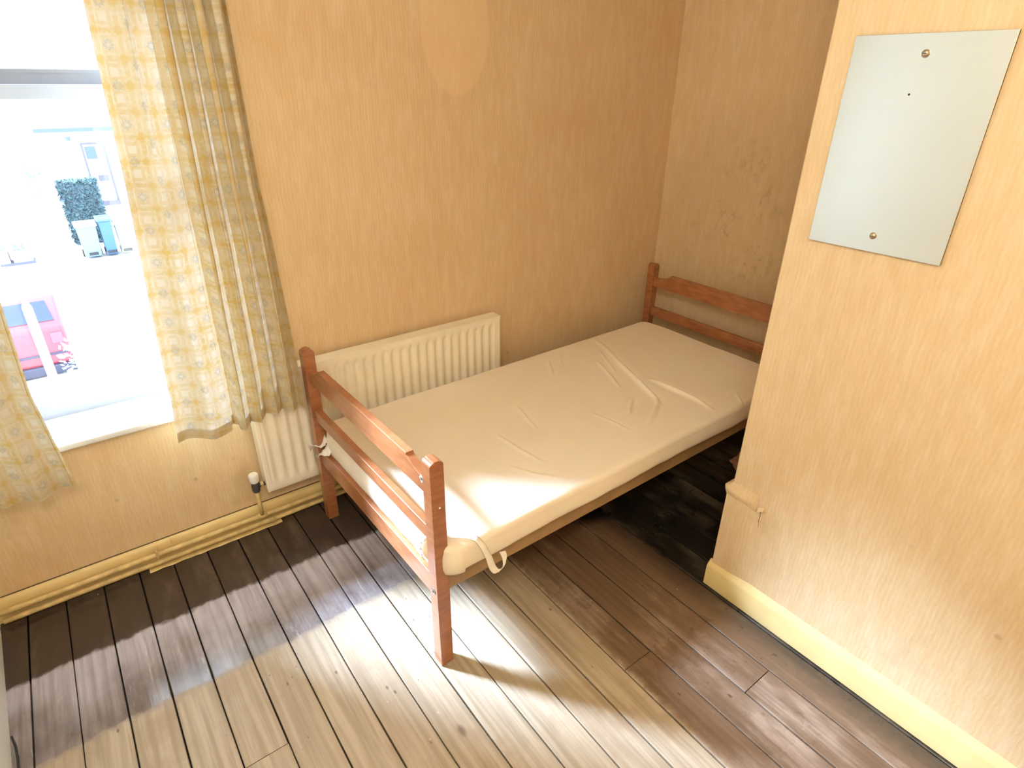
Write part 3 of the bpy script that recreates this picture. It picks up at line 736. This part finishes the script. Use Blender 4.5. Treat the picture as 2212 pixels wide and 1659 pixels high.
# wheelie bins
def bin_(x, wdt, h, body, lid_m, label):
    r = tag(empty('wheelie_bin', (x, 20.3, GZ)), label, 'bin', 'wheelie bins across the road'); w2 = wdt/2
    b = MB(); lo_ = [(-w2*.84, -.24, .06), (w2*.84, -.24, .06), (w2*.84, .2, .06), (-w2*.84, .2, .06)]; hi_ = [(-w2, -.30, h), (w2, -.30, h), (w2, .3, h), (-w2, .3, h)]
    A = [b.bm.verts.new(p) for p in lo_]; B = [b.bm.verts.new(p) for p in hi_]
    for k in range(4): b.bm.faces.new((A[k], A[(k+1) % 4], B[(k+1) % 4], B[k]))
    b.bm.faces.new(A); b.bm.faces.new(B); b.build('bin_body', body, r, bevel=.02)
    MB().prism([(-.34, h), (.34, h), (.34, h+.06), (.1, h+.11), (-.30, h+.05)], 'x', -w2-.03, w2+.03).build('lid', lid_m, r, bevel=.01)
    for s_ in (-1, 1): MB().tube([(s_*w2*.86, .2, .1), (s_*w2, .2, .1)], .10, 14).build('wheel', M['cable'], r)
    MB().box(-.10, .12, -.26, -.245, .10, .18).build('foot_plate', M['cable'], r); return r
bin_(.655, .46, .88, plain('blue_grey_bin_plastic', (.13, .26, .36), .5), ren, 'blue-grey wheelie bin across the road, leftmost of three by the hedge')
bin_(1.105, .30, .98, plain('dark_blue_bin_plastic', (.035, .10, .26), .5), plain('navy_lid', (.04, .09, .17), .5), 'dark blue wheelie bin across the road, middle one of three')
bin_(1.475, .28, .86, plain('pale_blue_bin_plastic', (.26, .42, .48), .5), ren, 'pale blue wheelie bin across the road, rightmost of three')
# low planters
for x0, x1, lab in ((-1.75, -1.19, 'pale grey garden planter across the road, beside the curtain edge'), (-1.13, -.70, 'pale grey garden planter across the road, nearer the bins')):
    r = tag(empty('planter', ((x0+x1)/2, 20.7, GZ)), lab, 'planter', 'pale planters across the road'); hw = (x1-x0)/2
    MB().box(-hw, hw, -.2, .2, .05, .36).build('trough', plain('pale_planter', (.26, .27, .30), .7), r, bevel=.01); MB().box(-hw-.03, hw+.03, -.24, .24, 0, .06).build('base_slab', plain('grey_slab', (.09, .09, .13), .7), r)
    leafmass('plants', leaf_m, 90, .05, lambda q, hw=hw: (q.uniform(-hw, hw), q.uniform(-.2, .15), q.uniform(.34, .52)), int(x0*100), r)
# red car, rear end towards the window
car = tag(empty('car', (-1.09, 12.0, GZ)), 'red hatchback parked in the road, partly hidden by the left curtain', 'car')
red = plain('red_car_paint', (.50, .040, .055), .4); gl = plain('dark_car_glass', (.02, .035, .07), .15); blk = plain('dark_car_trim_and_shade', (.03, .03, .06), .6); rub = plain('tyre_rubber', (.02, .02, .03), .8)
prof = [(0, .18), (0, .82), (.10, .88), (.42, 1.24), (.60, 1.28), (1.9, 1.27), (2.5, .92), (3.5, .80), (3.62, .55), (3.6, .18)]
MB().prism(prof, 'x', -.76, .76).build('car_body', red, car, bevel=.06, seg=3)
def rear_q(x0, x1, t0, t1, off=.012):   # panel lying on the sloping tailgate
    y0_, z0_ = .10 + .32*t0, .88 + .36*t0; y1_, z1_ = .10 + .32*t1, .88 + .36*t1; n_ = Vector((0, -.36, .32)).normalized()*off
    b = MB(); v = [Vector((x0, y0_, z0_)), Vector((x1, y0_, z0_)), Vector((x1-.05, y1_, z1_)), Vector((x0+.05, y1_, z1_))]
    A = [b.bm.verts.new(q + n_) for q in v]; B = [b.bm.verts.new(q - n_) for q in v]
    b.bm.faces.new(A); b.bm.faces.new(B[::-1])
    for k in range(4): b.bm.faces.new((A[k], A[(k+1) % 4], B[(k+1) % 4], B[k]))
    return b
rear_q(-.62, .66, .08, .86).build('rear_window', gl, car)
MB().box(-.70, .72, -.015, .01, .36, .40).build('trim_strip', blk, car)
MB().box(-.77, .77, -.05, .05, .03, .19).build('under_shade_band', blk, car, bevel=.02)  # dark box stands for the shade and tyres below the body
for s_ in (-1, 1):
    MB().box(s_*.62-.08, s_*.62+.08, -.012, .02, .56, .74).build('tail_light', plain('tail_light_lens', (.55, .06, .10), .3), car)
    for y_ in (.62, 2.9): MB().tube([(s_*.56, y_, .26), (s_*.74, y_, .26)], .26, 20).build('wheel', rub, car)
# white post and shrubs in the front garden
po = tag(empty('post', (-.475, 8.0, GZ)), 'white post in the front garden, in front of the red car', 'post')
MB().tube([(0, 0, 0), (0, 0, 2.35), (0, 0, 2.42)], [.045, .045, .02], 12).build('pole', ren, po, smooth=True); MB().box(-.09, .09, -.09, .09, 0, .08).build('post_base', ren, po)
def shrub(name, x, y, z0, h, rx_, label, n, size, seed, mat_, cat='shrub'):
    r = tag(empty(name, (x, y, z0)), label, cat); rr = random.Random(seed)
    for k in range(5):
        a = rr.uniform(0, 6.28); MB().tube([(0, 0, 0), (rx_*.3*math.cos(a), rx_*.3*math.sin(a), h*.5), (rx_*.7*math.cos(a), rx_*.7*math.sin(a), h*.9)], [.02, .014, .006], 6).build('stem', plain('pale_bark', (.4, .38, .33), .8) if k == 0 and not bpy.data.materials.get('pale_bark') else bpy.data.materials['pale_bark'], r)
    def ins(q):
        a = q.uniform(0, 6.28); t = q.random()**.5; zz = q.uniform(.15, 1); return (rx_*t*math.cos(a), rx_*t*math.sin(a), h*zz)
    leafmass('leaves', mat_, n, size, ins, seed, r); return r
pale = plain('sunlit_pale_leaves', (.42, .55, .50), .5, var=.3, sc=12)
shrub('shrub', .05, 9.6, GZ, 1.35, .50, 'pale leafy shrub in the front garden, right of the red car', 420, .05, 5, pale)
shrub('shrub', -.25, 10.4, GZ, .95, .22, 'small pale shrub touching the red car', 110, .05, 8, pale)
tr = tag(empty('tree', (-.75, 17.5, GZ)), 'thin pale tree with sparse leaves, left of the hedge', 'tree')
MB().tube([(-.6, 0, 0), (-.5, 0, 1.4), (-.2, 0, 2.4), (.1, 0, 3.0), (-.1, 0, 4.0)], [.09, .07, .05, .035, .02], 8).build('trunk', ren, tr, smooth=True)
MB().tube([(-.2, 0, 2.4), (-.6, 0, 3.4)], [.03, .012], 6).build('branch', ren, tr); MB().tube([(.1, 0, 3.0), (.55, 0, 3.1), (.65, 0, 2.5)], [.02, .012, .008], 6).build('branch', ren, tr)
leafmass('leaves', leaf_m, 60, .07, lambda q: (q.gauss(.66, .08), q.gauss(0, .05), q.gauss(2.55, .26)), 21, tr)
leafmass('leaves', pale, 260, .07, lambda q: (q.gauss(.2, .35), q.gauss(0, .3), q.gauss(2.2, .45)), 22, tr)
leafmass('leaves', leaf_m, 60, .08, lambda q: (q.gauss(-.35, .22), q.gauss(0, .1), q.gauss(4.0, .35)), 23, tr)
